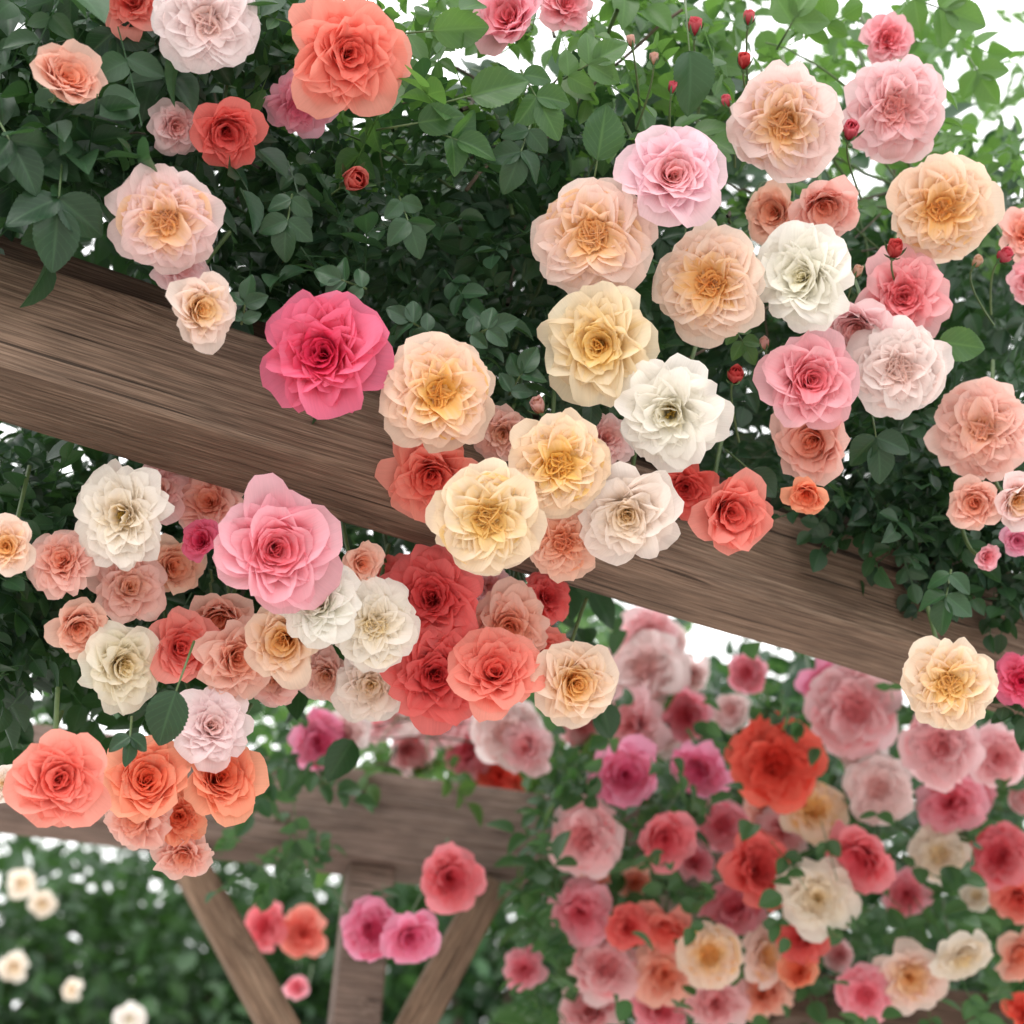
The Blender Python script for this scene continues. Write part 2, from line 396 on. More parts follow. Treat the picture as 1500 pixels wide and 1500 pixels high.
def face_matrix(pos, ax, ay, spin):
    zc=(CAMLOC-pos).normalized()
    z=(zc+CR*ax+CU*ay).normalized()
    x=z.cross(Vector((math.cos(spin),.3,math.sin(spin)))).normalized(); y=z.cross(x)
    M=Matrix((x,y,z)).transposed().to_4x4(); M.translation=pos; return M
def stem_for(root, s, back=.05, up=.09, r=.0022):
    M=root.matrix_basis; R3=M.to_3x3().normalized().inverted(); sc=M.to_scale().x
    view=(M.translation-CAMLOC).normalized()
    end=R3@(view*back+UP*up+CR*rg.normal(0,.02))/sc
    g=G()
    p1=Vector((0,0,-.21*s)); c=Vector((0,0,-.21*s-.035/sc))
    g.grid(tube(bez(p1,c,c*.6+end,9),[r/sc,r*1.1/sc],6))
    return g.build('stem', M_cane, root)
GRP_F='climbing rose blooms in front'; GRP_B='rose blooms in the background'
BLOOMS=[]
def bloom(x,y,d,z,pal,kind,ax,ay,label,mat):
    BLOOMS.append((x,y,d,z))
    pos=P(x,y,z); s=d*z/F/2*1.02
    zc=(CAMLOC-pos).normalized()
    axis=(zc+CR*ax+CU*ay).normalized()
    M=face_matrix(pos,ax,ay,rg.uniform(0,6.28)); M.translation=pos-axis*(.16*s)
    root=empty('rose_bloom',M); tag(root,label,'rose',GRP_F)
    out,heart,st=rose_parts(kind)
    n=len(out); no=13
    for r,V,a in out[n-no:]:
        g=G(); g.grid(V*s,a); g.build('petal',mat,root)
    g=G()
    for r,V,a in out[:n-no]: g.grid(V*s,a)
    g.build('inner_petals',mat,root)
    g=G()
    for V,a in heart: g.grid(V*s,a)
    h=g.build('heart',mat,root)
    if st:
        g=G()
        for V in st: g.grid(V*s)
        g.build('stamens',M_stamen,h)
    sm=stem_for(root,s)
    g=G(); calyx(g,s); g.build('calyx',M_calyx,sm)
    return root

# x, y, diameter (pixels of the photo), depth offset, palette, form, tilt right, tilt up, label
FG=[
(90,130,108,0,'salmon','cup',.1,.2,'small salmon rose alone against dark leaves near the upper left corner'),
(200,8,115,.05,'coral','loose',-.2,.4,'coral rose cut by the top edge beside the white rose'),
(303,32,158,-.02,'blush','rosette',-.1,.1,'pale blush white rose at the top left, between two coral roses'),
(505,82,190,-.03,'coral','loose',.1,-.1,'large ruffled coral pink rose near the top left of centre'),
(330,188,105,.02,'coralred','cup',.35,-.25,'shaded coral red rose turned sideways below the blush white rose'),
(243,322,165,-.02,'peach','rosette',.05,-.1,'peach rose with apricot heart above the left end of the beam'),
(262,392,90,.03,'palepink','loose',-.2,-.4,'half hidden pink rose between the two peach roses at left'),
(287,452,115,-.03,'peach','spiral',.1,-.1,'smaller peach spiral rose hanging in front of the beam at left'),
(478,522,194,-.03,'hotpink','loose',.0,-.1,'big hot pink rose lying in front of the beam'),
(640,578,180,-.05,'yellow','rosette',.05,-.05,'yellow hearted peach rose just right of the hot pink rose'),
(632,688,155,.02,'coral','spiral',.0,-.4,'coral pink rose tucked under the yellow hearted peach rose'),
(755,35,110,.05,'pink','cup',-.3,.2,'pink rose at the top edge, left one of a pair'),
(822,6,90,.07,'pink','loose',.3,.3,'pink rose cut by the top edge, right one of a pair'),
(870,347,184,-.02,'peach','rosette',-.1,-.05,'peach rosette rose touching the lavender pink rose on its lower left'),
(982,262,158,-.06,'palepink','spiral',.0,.0,'pale lavender pink rose with deeper pink folded centre'),
(1150,180,172,-.02,'peach','rosette',-.05,-.05,'peach rosette rose with pale outer petals high at right of centre'),
(1308,160,158,.03,'palepink','rosette',.2,.05,'pale pink rosette rose with peach centre near the upper right'),
(1378,305,164,-.01,'apricot','rosette',.1,-.05,'apricot hearted cream pink rose at the far upper right'),
(1205,293,102,.01,'salmon','cup',.1,.0,'small peach pink rose above the white rose'),
(1140,312,90,.05,'salmon','cup',-.35,.0,'half hidden salmon rose left of the small peach pink rose'),
(1043,418,174,-.03,'apricot','rosette',.0,-.1,'apricot rosette rose touching the left side of the white rose'),
(1180,408,162,-.05,'white','loose',.0,-.05,'ruffled white rose with blush centre right of the apricot rosette'),
(1322,435,138,.02,'pink','loose',.2,.0,'coral pink open rose at right with ruffled petals'),
(1258,470,108,.0,'palepink','cup',-.1,-.1,'small pale pink rose below the white ruffled rose'),
(880,505,178,-.02,'yellowcream','loose',-.05,-.1,'pale yellow loose rose below the peach rosette'),
(1183,557,150,-.04,'pink','spiral',.0,-.05,'pink spiral rose with deep red pink centre'),
(1316,540,150,-.03,'blush','rosette',.1,-.05,'blush white rose right of the pink spiral rose'),
(983,603,170,-.06,'white','open',.0,-.05,'pure white open rose with greenish yellow centre'),
(1197,640,120,.0,'salmon','cup',.05,-.3,'peach cupped rose hanging under the pink spiral rose'),
(1440,628,152,.0,'dusty','rosette',-.05,-.1,'dusty peach rosette rose at the right edge above the beam'),
(1298,60,80,.15,'pink','loose',.1,.3,'small pink rose against the white sky at upper right'),
(1502,345,85,.05,'salmon','loose',.3,.0,'salmon pink rose cut by the right edge, higher of two'),
(1512,410,75,.04,'pink','loose',.3,-.2,'pink rose cut by the right edge, lower of two'),
(818,680,158,-.06,'yellow','rosette',.05,-.1,'golden peach rose at the centre left of the pure white rose'),
(715,757,174,-.08,'yellowcream','rosette',-.05,-.1,'creamy yellow rose with golden heart at the middle of the beam'),
(918,750,155,-.04,'cream','loose',.1,-.15,'ruffled cream white rose below the pure white rose'),
(825,792,120,.0,'salmon','rosette',.05,-.3,'salmon rose peeping out below the golden peach rose'),
(738,632,92,.02,'dusty','loose',-.2,.0,'dusty peach rose mostly hidden left of the golden peach rose'),
(884,645,88,.02,'palepink','loose',.1,.3,'dull pink rose mostly hidden above the ruffled cream rose'),
(1062,745,118,.0,'coral','cup',.45,-.3,'coral orange rose facing sideways in front of the beam'),
(1005,712,100,.03,'coralred','loose',-.1,-.3,'shaded coral red rose behind the coral orange rose'),
(1183,718,62,-.03,'orange','cup',.2,-.1,'tiny coral rose at the top edge of the beam on the right'),
(1430,735,80,.0,'salmon','cup',-.1,-.2,'small peach rose near the right edge, left one of a pair'),
(1480,728,85,-.02,'peach','cup',.2,-.1,'small peach rose at the right edge, right one of a pair'),
(1440,815,40,.0,'pink','cup',.0,-.3,'tiny pink rose hanging below the pair of small peach roses'),
(1490,790,48,.02,'magenta','cup',.1,-.1,'tiny magenta rose at the right edge beside the beam'),
(1390,1000,140,-.06,'yellowcream','rosette',-.05,.0,'apricot yellow rose below the right end of the beam'),
(440,148,105,.06,'magenta','loose',-.2,-.3,'faded purplish pink rose behind the large coral pink rose'),
(255,185,85,.04,'palepink','loose',-.2,-.2,'faded pink rose left of the shaded coral red rose'),
# under the beam, left
(185,755,164,.06,'cream','open',-.15,.05,'cream white open rose with dark centre under the beam at left'),
(95,825,108,.10,'salmon','loose',-.2,-.1,'pale salmon rose under the cream open rose, at its left'),
(188,862,118,.12,'dusty','loose',.1,-.2,'dull peach rose directly under the cream open rose'),
(112,912,88,.11,'salmon','cup',-.1,-.3,'small apricot rose under the pale salmon rose'),
(400,803,190,.0,'pink','spiral',.05,.0,'large bright pink spiral rose under the beam'),
(525,825,64,.04,'salmon','cup',.2,.1,'tiny salmon rose right of the large bright pink rose'),
(470,888,134,.01,'white','loose',.0,.0,'small many petalled white rose under the large pink rose'),
(548,915,140,.03,'cream','rosette',.1,-.05,'cream rose with yellow heart right of the small white rose'),
(635,878,162,.09,'coralred','loose',-.1,.05,'deep coral red rose under the beam, upper one of the red pair'),
(420,935,120,.06,'apricot','cup',-.1,-.2,'apricot rose partly hidden under the small white rose'),
(175,970,138,.11,'cream','loose',.0,-.25,'shaded cream rose low at the left, above the coral pair'),
(262,952,108,.12,'coral','cup',.1,-.2,'coral pink rose right of the shaded cream rose'),
(340,962,128,.09,'salmon','loose',.1,-.2,'peach coral rose hanging left of the apricot rose'),
(405,992,92,.12,'dusty','loose',.2,-.4,'pinkish rose half hidden below the apricot rose'),
(545,1000,115,.11,'cream','loose',-.2,-.4,'shaded cream rose hanging below the yellow hearted cream rose'),
(635,985,158,.08,'coralred','loose',-.1,-.15,'deep coral red rose under the beam, lower one of the red pair'),
(745,915,128,.10,'salmon','loose',.2,.1,'coral peach rose right of the deep coral red rose'),
(725,990,140,.04,'coral','spiral',.0,-.05,'coral spiral rose left of the apricot rose at centre'),
(838,998,132,.04,'apricot','spiral',.05,.0,'apricot peach rose hanging alone just below the beam at centre'),
(798,878,80,.13,'coralred','loose',.2,.2,'small red rose half hidden just under the beam'),
(712,858,75,.14,'palepink','loose',.0,.2,'small pale pink rose close under the beam above the coral peach rose'),
(575,862,105,.14,'coralred','loose',-.2,.1,'dim coral red rose squeezed between the cream and deep red roses'),
(310,738,110,.13,'salmon','loose',.1,.1,'faded salmon rose hidden behind the large bright pink rose'),
(232,722,95,.14,'dusty','loose',.2,.2,'faded pink rose behind the cream open rose, close to the beam'),
(300,795,60,.10,'hotpink','cup',-.3,.1,'small deep pink rose peeping out left of the large bright pink rose'),
(245,830,90,.15,'salmon','cup',.3,-.2,'shaded salmon rose between the cream open and large pink roses'),
(330,895,100,.14,'salmon','cup',-.2,-.4,'shaded salmon rose just under the large bright pink rose'),
(480,985,90,.15,'dusty','loose',-.1,-.5,'shaded pinkish rose between the apricot and shaded cream roses'),
(590,945,95,.13,'coral','cup',-.2,-.4,'dim coral rose behind the lower right of the yellow hearted cream rose'),
(690,935,100,.12,'coralred','cup',.1,-.4,'dim red rose in the gap between the two deep red and coral roses'),
(782,950,88,.13,'coral','cup',.3,-.4,'dim coral rose behind the apricot peach rose'),
(308,1065,125,.08,'blush','loose',.1,-.1,'pale peach pink rose above the orange pair at lower left'),
(85,1140,145,.0,'coral','spiral',.0,-.05,'coral orange rose low at the left edge'),
(212,1148,125,.10,'orange','cup',-.2,-.05,'glowing orange rose at lower left, left one of a pair'),
(315,1142,118,.10,'orange','cup',.2,.0,'glowing orange rose at lower left, right one of a pair'),
(205,1192,108,.13,'salmon','loose',-.2,-.3,'peach rose beneath the glowing orange roses'),
(262,1195,88,.14,'orange','loose',.1,-.3,'dim orange rose between and below the glowing orange pair'),
(270,1245,92,.15,'salmon','loose',.1,-.3,'pale salmon rose at the tip of the lower left cluster'),
(10,800,90,.05,'apricot','spiral',-.1,.0,'apricot rose cut by the left edge under the beam'),
(8,1152,65,.1,'cream','loose',-.3,.0,'cream rose cut by the left edge behind the coral orange rose'),
]
def fgz(x,y,dz): return min(.55*(BD(x)-.09)+.45*1.56, BD(x)-.075)+dz
for i,(x,y,d,dz,pal,kind,ax,ay,lab) in enumerate(FG):
    m=petal_mat('petals_%s_%d'%(pal,i), pal_cols(pal,.03))
    sd=.13 if d>140 else .26
    bloom(x,y,d,fgz(x,y,dz),pal,kind,ax+rg.normal(0,sd),ay+rg.normal(0,sd*.8),lab,m)

# background blooms share meshes
PROTO={}
for kind in ('rosette','spiral','loose','cup'):
    for k in range(2):
        out,heart,st=rose_parts(kind,8,7,.85)
        n=len(out); g1=G(); g2=G(); g3=G()
        for r,V,a in out[n-12:]: g1.grid(V,a)
        for r,V,a in out[:n-12]: g2.grid(V,a)
        for V,a in heart: g2.grid(V,a)
        calyx(g3,1.)
        ms=[g1.mesh('outer_petals'),g2.mesh('inner_petals'),g3.mesh('calyx',M_calyx)]
        for me in ms[:2]: me.materials.append(None)
        PROTO[kind,k]=ms
BG=[
(940,935,90,2.9,'palepink','loose','soft pink rose just under the beam in the blurred bush'),
(952,985,120,2.85,'blush','rosette','pale pink rose below the soft pink rose under the beam'),
(935,1065,110,2.8,'palepink','loose','pale pink rose cluster bloom left of the small pink rose'),
(1010,1045,80,2.85,'pink','loose','small pink rose right of the pale pink rose under the beam'),
(912,1140,95,2.5,'magenta','cup','bright orchid pink rose above the pale pink rosette'),
(865,1225,118,2.5,'palepink','rosette','pale pink rosette rose at the left edge of the blurred bush'),
(1035,1120,100,2.6,'magenta','loose','orchid pink rose left of the red orange rose'),
(1135,1120,135,2.5,'redorange','loose','large red orange rose in the blurred bush'),
(970,1218,84,2.5,'rosered','cup','small coral pink rose right of the pale pink rosette'),
(1193,1195,108,2.52,'yellowcream','rosette','pale yellow rose below the large red orange rose'),
(1150,1215,80,2.62,'palepink','loose','pale pink rose half hidden left of the pale yellow rose'),
(1290,1155,102,2.5,'blush','loose','blush white rose right of the pale yellow rose'),
(1275,1245,112,2.45,'rosered','spiral','rose red bloom below the blush white rose'),
(1095,1275,110,2.48,'coralred','spiral','coral red rose above left of the cream rose'),
(1195,1315,115,2.45,'cream','loose','cream peach rose below the rose red bloom'),
(1380,1250,92,2.5,'cream','loose','cream white rose right of the rose red bloom'),
(1395,1180,95,2.52,'pink','loose','rose pink bloom above the cream white rose at right'),
(1470,1255,104,2.5,'rosered','loose','coral red rose at the right edge, upper of two'),
(1492,1310,86,2.52,'coral','loose','coral rose at the right edge, lower of two'),
(1385,1092,116,2.4,'palepink','rosette','pink rose directly under the apricot yellow rose'),
(1458,1105,98,2.45,'palepink','spiral','pale pink spiral rose near the right edge below the beam'),
(1248,1040,135,2.55,'palepink','loose','ruffled pale pink rose under the beam on the right'),
(1200,995,85,2.65,'magenta','loose','orchid pink rose close under the beam on the right'),
(1265,1095,80,2.62,'blush','loose','faint pink rose under the ruffled pale pink rose'),
(850,1335,98,2.55,'pink','loose','coral pink rose at the lower left of the bush, leftmost of three'),
(915,1355,70,2.5,'coralred','loose','small coral red rose, middle one of three low in the bush'),
(975,1345,90,2.55,'coral','loose','coral rose, rightmost of three low in the bush'),
(1080,1340,100,2.62,'pink','loose','pink rose behind and left of the cream peach rose'),
(1040,1402,94,2.45,'apricot','rosette','golden orange rose low in the middle of the bush'),
(885,1420,118,2.58,'palepink','loose','pale pink rose under the small coral red rose'),
(970,1425,98,2.58,'salmon','loose','salmon pink rose left of the golden orange rose'),
(1108,1400,94,2.55,'peach','loose','peach rose right of the golden orange rose'),
(1180,1372,80,2.5,'coralred','loose','red rose just below the cream peach rose'),
(1185,1425,62,2.5,'orange','cup','small orange rose below the red rose, above the dark rail'),
(1330,1428,100,2.5,'peach','loose','peach rose lying on the dark rail'),
(1402,1390,102,2.45,'cream','loose','cream white rose above the dark rail at lower right'),
(1480,1390,84,2.55,'salmon','loose','salmon rose at the right edge above the dark rail'),
(1268,1452,82,2.5,'pink','loose','dull pink rose left of the peach rose on the rail'),
(770,1420,70,2.7,'pink','loose','small pink rose at the bottom left of the bush'),
(955,1480,104,2.62,'pink','loose','pink rose cut by the bottom edge, left of the centre of the bush'),
(1050,1470,98,2.6,'palepink','loose','pale pink rose at the bottom edge under the golden orange rose'),
(1490,1490,70,2.5,'redorange','cup','red rose in the bottom right corner'),
(1495,995,80,1.85,'hotpink','loose','deep magenta rose cut by the right edge below the beam'),
(860,1288,72,2.6,'salmon','loose','coral rose below the pale pink rosette'),
(870,1490,95,2.7,'palepink','loose','pale pink rose at the bottom edge, far left of the bush'),
(1120,1180,76,2.65,'dusty','loose','dusty pink rose under the large red orange rose'),
(1330,1310,78,2.62,'pink','loose','pink rose deep in shade below the rose red bloom'),
(1060,1210,74,2.65,'pink','loose','dim pink rose between the coral red and orchid pink roses'),
(1120,1460,88,2.6,'salmon','loose','salmon rose at the bottom, left of the small orange rose'),
(1425,1155,80,2.58,'pink','loose','pink rose squeezed under the pale pink spiral rose'),
(1000,980,80,2.95,'blush','loose','faint blush rose high in the bush under the beam'),
(1075,1045,66,2.9,'blush','loose','faint lilac pink rose between the small pink and ruffled pink roses'),
(905,985,76,2.95,'palepink','loose','faint pale pink rose right of the apricot peach rose'),
(975,940,70,3.0,'blush','loose','faint blush rose right of the soft pink rose under the beam'),
(970,1085,84,2.9,'blush','loose','faint blush rose under the pale pink cluster bloom'),
(1215,1065,84,2.65,'palepink','cup','pale pink rose tucked against the lower left of the ruffled pale pink rose'),
(655,1285,95,2.42,'rosered','spiral','coral pink rose hanging alone in front of the far beam'),
(537,1360,86,2.45,'magenta','loose','orchid pink rose under the far beam, left one of a pair'),
(597,1368,88,2.42,'magenta','spiral','deep pink rose under the far beam, right one of a pair'),
(460,1085,86,2.55,'magenta','loose','orchid pink rose on top of the far beam, leftmost there'),
(515,1077,72,2.58,'blush','loose','blush rose beside the orchid pink rose on the far beam'),
(745,1072,105,2.6,'blush','loose','pale pink rose above the right end of the far beam, upper of two'),
(778,1095,85,2.58,'palepink','loose','pale pink rose above the right end of the far beam, lower of two'),
(560,1050,88,2.95,'palepink','loose','faint pink rose in the bright gap, leftmost of the row'),
(610,1038,86,2.95,'blush','loose','faint blush rose in the bright gap, second of the row from the left'),
(655,1062,90,2.95,'palepink','loose','faint pink rose in the bright gap, third of the row from the left'),
(700,1046,84,3.0,'blush','loose','faint blush rose in the bright gap, last of the row on the right'),
(590,1092,78,3.0,'palepink','cup','faint pink rose under the row in the bright gap, on its left'),
(695,1100,82,3.0,'pink','loose','faint pink rose under the row in the bright gap, on its right'),
(850,1058,80,2.9,'palepink','loose','faint pink rose below the apricot peach rose'),
(735,1140,80,2.98,'redorange','loose','red orange rose just behind the top of the far beam'),
(395,1360,80,3.2,'rosered','loose','blurred coral rose behind the left brace, left one of a pair'),
(445,1365,80,3.2,'coral','loose','blurred coral rose behind the left brace, right one of a pair'),
(440,1450,34,3.4,'pink','cup','tiny pink rose low between the braces'),
(28,1296,46,5.1,'cream','loose','blurred cream white rose at the far lower left edge'),
(62,1322,38,5.1,'cream','loose','blurred cream white rose right of the one at the left edge'),
(20,1415,42,5.1,'cream','loose','blurred cream rose near the bottom left corner'),
(190,1492,50,5.1,'white','loose','blurred white rose at the bottom edge at left'),
(110,1450,32,5.1,'cream','loose','small blurred cream rose low at the left'),
]
def bgbloom(i,x,y,d,z,pal,kind,lab):
    if kind=='loose' and i%2: kind='rosette'
    s=d*z/F/2*rg.uniform(.96,1.14); pos=P(x,y,z); BLOOMS.append((x,y,d*.62,z))
    M=face_matrix(pos,rg.normal(0,.45),rg.normal(-.02,.40),rg.uniform(0,6.28)) @ Matrix.Scale(s,4)
    root=empty('rose_bloom',M); tag(root,lab,'rose',GRP_B)
    ms=PROTO[kind,(i//2)%2]; sm=stem_for(root,1.,.10,.06,.002)
    for nm,me in zip(('outer_petals','inner_petals','calyx'),ms):
        o=bpy.data.objects.new(nm,me); link(o,sm if nm=='calyx' else root)
        if nm!='calyx': o.material_slots[0].link='OBJECT'; o.material_slots[0].material=BGM[pal]
for i,t in enumerate(BG): bgbloom(i,*t)
# crowded blooms between the ones named above
FILL={'palepink':'pale pink','pink':'pink','cream':'cream','salmon':'salmon'}
def inpoly(x,y,poly):
    c=False; n=len(poly)
    for i in range(n):
        x1,y1=poly[i]; x2,y2=poly[i-1]
        if (y1>y)!=(y2>y) and x<(x2-x1)*(y-y1)/(y2-y1)+x1: c=not c
    return c
taken=[(t[0],t[1],t[2]) for t in BG]; nf=0; tries=0
fp=[(890,900),(1010,950),(1180,985),(1370,1060),(1540,1100),(1540,1500),(840,1500),(820,1320),(1000,1250),(880,1080)]
while nf<6 and tries<6000:
    tries+=1
    x=rg.uniform(820,1520); y=rg.uniform(900,1500); d=rg.uniform(46,70)
    if not inpoly(x,y,fp) or (x>1180 and y>1420): continue
    if any((x-a)**2+(y-b)**2 < (.44*(d+c))**2 for a,b,c in taken): continue
    taken.append((x,y,d)); pal=list(FILL)[nf%4]; nf+=1
    bgbloom(nf,x,y,d,rg.uniform(2.6,2.8),pal,('loose','cup','rosette')[nf%3],'small '+FILL[pal]+' rose half hidden among the crowded blooms of the lower right bush')

# ------------------------------------------------------------------ buds
BUD=[(517,265,64,0,'coral','plump coral bud opening against the dark leaves',.3,.15),
(1310,368,42,-.03,'coralred','red bud below the apricot hearted rose at upper right',.2,.7),
(1470,376,38,-.02,'rosered','small red bud near the right edge',.5,.5),
(1076,552,42,-.03,'coralred','red bud between the white open rose and the pink spiral rose',.2,.6),
(1090,92,34,.0,'coralred','small dark red bud left of the high peach rosette',.1,1.2),
(1018,42,36,.0,'rosered','dark pink bud on an upright stalk at the top',.1,1.5),
(1097,28,30,.03,'rosered','tiny pink bud at the top edge right of the upright bud',.2,1.5),
(790,597,38,-.03,'dusty','greenish bud above the golden peach rose',-.4,.9),
(1245,195,42,.0,'rosered','deep pink bud between the high peach and pale pink roses',.2,.8),
(925,62,24,.0,'dusty','tiny closed bud on a thin stalk at the top, leftmost of three',-.3,1.6),
(958,88,24,.0,'dusty','tiny closed bud on a thin stalk at the top, middle of three',.1,1.8),
(985,130,24,-.01,'rosered','tiny closed bud on a thin stalk at the top, lowest of three',.3,1.6),
(1065,150,26,.0,'rosered','tiny bud tucked left of the high peach rosette',-.4,1.2),
(1255,400,26,-.02,'dusty','tiny greenish bud right of the ruffled white rose',.5,1.1),
(1430,385,26,.0,'dusty','tiny greenish bud right of the coral pink open rose',.6,.9),
(1120,505,26,-.02,'dusty','tiny greenish bud above the pink spiral rose',-.2,1.3)]
for (x,y,d,dz,pal,lab,ax,ay) in BUD:
    z=fgz(x,y,dz); pos=P(x,y,z); s=d*z/F/2
    root=empty('rose_bud',face_matrix(pos,ax,ay,rg.uniform(0,6))); tag(root,lab,'rose bud','rose buds among the blooms')
    m=petal_mat('bud_'+pal,pal_cols(pal,.03),.75)
    g=G()
    for i in range(9):
        q=i/8; V,At=petal(1.7-.15*q,.50+.30*q,.06,-.6,i*2.4,rad(34+10*q),rad(-42+26*q),.34+.30*q,.1+.4*q,.02,.02,rad(22*q),0,9,9)
        g.grid(V*s,At)
    g.build('bud_petals',m,root)
    g=G(); zz=np.array([-1.0,-.92,-.75,-.6,-.5]); r=np.array([.06,.16,.22,.2,.1]); th=np.linspace(0,2*PI,9)
    g.grid(np.stack([r[:,None]*np.cos(th),r[:,None]*np.sin(th),np.repeat(zz[:,None],9,1)],-1)*s); cx=g.build('calyx',M_calyx,root)
    lo=(-30,25) if d>30 else (-45,-10)
    for i in range(5):
        V,At=petal(1.6,.38,.10,-.62,i*1.2566,rad(58),rad(rg.uniform(*lo)),.5,.5,.02,0,rg.uniform(0,.5),0,5,8)
        w=np.linspace(1,0,8)[:,None,None]; c=V.mean(1,keepdims=True); V=c+(V-c)*(.1+.9*w)
        g=G(); g.grid(V*s*1.06,At); g.build('sepal',M_calyx,cx)
    g=G(); R3=root.matrix_basis.to_3x3().inverted(); e=R3@(-UP*.06+CR*rg.normal(0,.02)+(pos-CAMLOC).normalized()*.07)
    p=Vector((0,0,-.95*s)); c=Vector((0,0,-.95*s-.02)); g.grid(tube(bez(p,c,c+e,8),[.0010,.0014],6)); g.build('stem',M_cane,root)

# ------------------------------------------------------------------ foliage
LV=np.array([0,.10,.26,.45,.65,.84,1.]); LU=np.array([-1,-.5,0,.5,1.])
LW=.355*np.sin(PI*np.clip(LV,0,1)**.80)**.75; LW[0]=.01; LW[-1]=.004
def unit(a): return a/(np.linalg.norm(a,axis=-1,keepdims=True)+1e-9)
def leaves(g, base, A_, N_, L, tone):
    n=len(base); A_=unit(A_); N_=unit(N_-(N_*A_).sum(-1,keepdims=True)*A_); B_=np.cross(N_,A_)
    fold=rg.uniform(.1,.8,n); droop=rg.uniform(-.05,.35,n); tw=rg.normal(0,.16,n)
    side=LW[:,None]*LU[None,:]
    al=LV[:,None]+0*LU[None,:]
    zz=fold[:,None,None]*np.abs(side)[None]-droop[:,None,None]*(al**2)[None]+tw[:,None,None]*side[None]*al[None]*2
    V=base[:,None,None]+L[:,None,None,None]*(al[None,...,None]*A_[:,None,None]+side[None,...,None]*B_[:,None,None]+zz[...,None]*N_[:,None,None])
    At=np.stack([np.broadcast_to(LU[None,None,:],zz.shape),np.broadcast_to(al[None],zz.shape),np.broadcast_to(tone[:,None,None],zz.shape)],-1)
    g.many(V,At)
def rnd(n): return unit(rg.normal(0,1,(n,3)))
CAMV=np.array(list(CAMLOC)); UPV=np.array([0,0,1.])
BL=np.array(BLOOMS); CIM=np.array(CI)
def clear(c, margin):
    """True where a leaf at c does not sit in front of a bloom"""
    q=c@CIM[:3,:3].T+CIM[:3,3]; z=-q[:,2]; x=750+q[:,0]/z*F; y=750-q[:,1]/z*F
    d2=np.sqrt((x[:,None]-BL[None,:,0])**2+(y[:,None]-BL[None,:,1])**2)
    bad=(d2<BL[None,:,2]*.47+margin)&(z[:,None]<BL[None,:,3]+.03)
    return ~bad.any(1)
def sprays(g, pts, lmin, lmax, upb=1.0, camb=.5, jit=.6, tone=(0,1), droop=.25):
    n=len(pts); tc=unit(CAMV-pts)
    D=unit(rnd(n)+.25*tc-droop*UPV); Nn=unit(upb*UPV+camb*tc+jit*rnd(n)); Nn=unit(Nn-(Nn*D).sum(-1,keepdims=True)*D); Sd=np.cross(Nn,D)
    Ls=rg.uniform(lmin,lmax,n); R=Ls*2.1
    tn=rg.uniform(tone[0],tone[1],n)
    for f,sgn,lf in ((.35,1,.8),(.38,-1,.8),(.70,1,.95),(.72,-1,.95),(1.,0,1.1)):
        b=pts+D*(R*f)[:,None]-UPV*(R*f*f*.12)[:,None]
        ang=(rg.normal(1.0,.15,n) if sgn else rg.normal(0,.1,n))*(sgn or 1)
        a=unit(D*np.cos(ang)[:,None]+Sd*np.sin(ang)[:,None]+.15*rnd(n)-.12*UPV)
        L=Ls*lf*rg.uniform(.8,1.15,n); N_=Nn+.35*rnd(n); tt=np.clip(tn+rg.normal(0,.12,n),0,1)
        k=clear(b+a*(L*.6)[:,None],12)
        leaves(g,b[k],a[k],N_[k],L[k],tt[k])
    k=clear(pts+D*(R*.5)[:,None],20); pts,D,R,Sd,Nn=pts[k],D[k],R[k],Sd[k],Nn[k]
    for sd in (Sd,Nn):
        t=np.array([0,.5,1.]); w=np.array([-1,1.])
        V=pts[:,None,None]+D[:,None,None]*(R[:,None]*t[None])[:,:,None,None]-UPV*(R[:,None]*(t**2)[None]*.12)[:,:,None,None]+sd[:,None,None]*(w[None,None,:,None]*.0007)
        g.many(V,np.broadcast_to(np.array([.02,.5,.9]),V.shape).copy())
def field(poly,n,z0,z1,rel=True):
    xs=[p[0] for p in poly]; ys=[p[1] for p in poly]; out=[]
    while len(out)<n:
        x=rg.uniform(min(xs),max(xs)); y=rg.uniform(min(ys),max(ys))
        if inpoly(x,y,poly):
            b=BD(np.clip(x,-100,1600)) if rel else 0
            out.append(list(P(x,y,b+rg.uniform(z0,z1))))
    return np.array(out)
def climber(label, specs, ncane, canepoly, cz, rel=True):
    """specs: (poly, count, z0, z1, lmin, lmax, material, tone, camera lean)"""
    root=None
    for k,(poly,n,z0,z1,l0,l1,mat,tone,cb) in enumerate(specs):
        pts=field(poly,n,z0,z1,rel)
        if root is None:
            c=pts.mean(0); root=empty('climbing_rose',Matrix.Translation((c[0],c[1],0))); tag(root,label,'rose bush','climbing rose foliage on the pergola')
            inv=-np.array([c[0],c[1],0])
        g=G(); sprays(g,pts,l0,l1,camb=cb,tone=tone)
        g.v=[v+inv for v in g.v]
        g.build('foliage',mat,root)
    cp=field(canepoly,ncane*2,cz[0],cz[1],rel)
    for i in range(ncane):
        a,b=cp[2*i],cp[2*i+1]; dd=b-a; Lc=np.linalg.norm(dd)
        if Lc>.36: b=a+dd/Lc*.36
        m=(a+b)/2+np.array([0,0,.05])+rg.normal(0,.03,3)
        g=G(); g.grid(tube(bez(a,m,b,14)+inv+rg.normal(0,.0012,(14,3)),[rg.uniform(.0014,.0026),.0010],6))
        g.build('cane',M_cane if i%3 else M_caneb,root)
    return root
T0=(0,.75); T1=(.2,1)
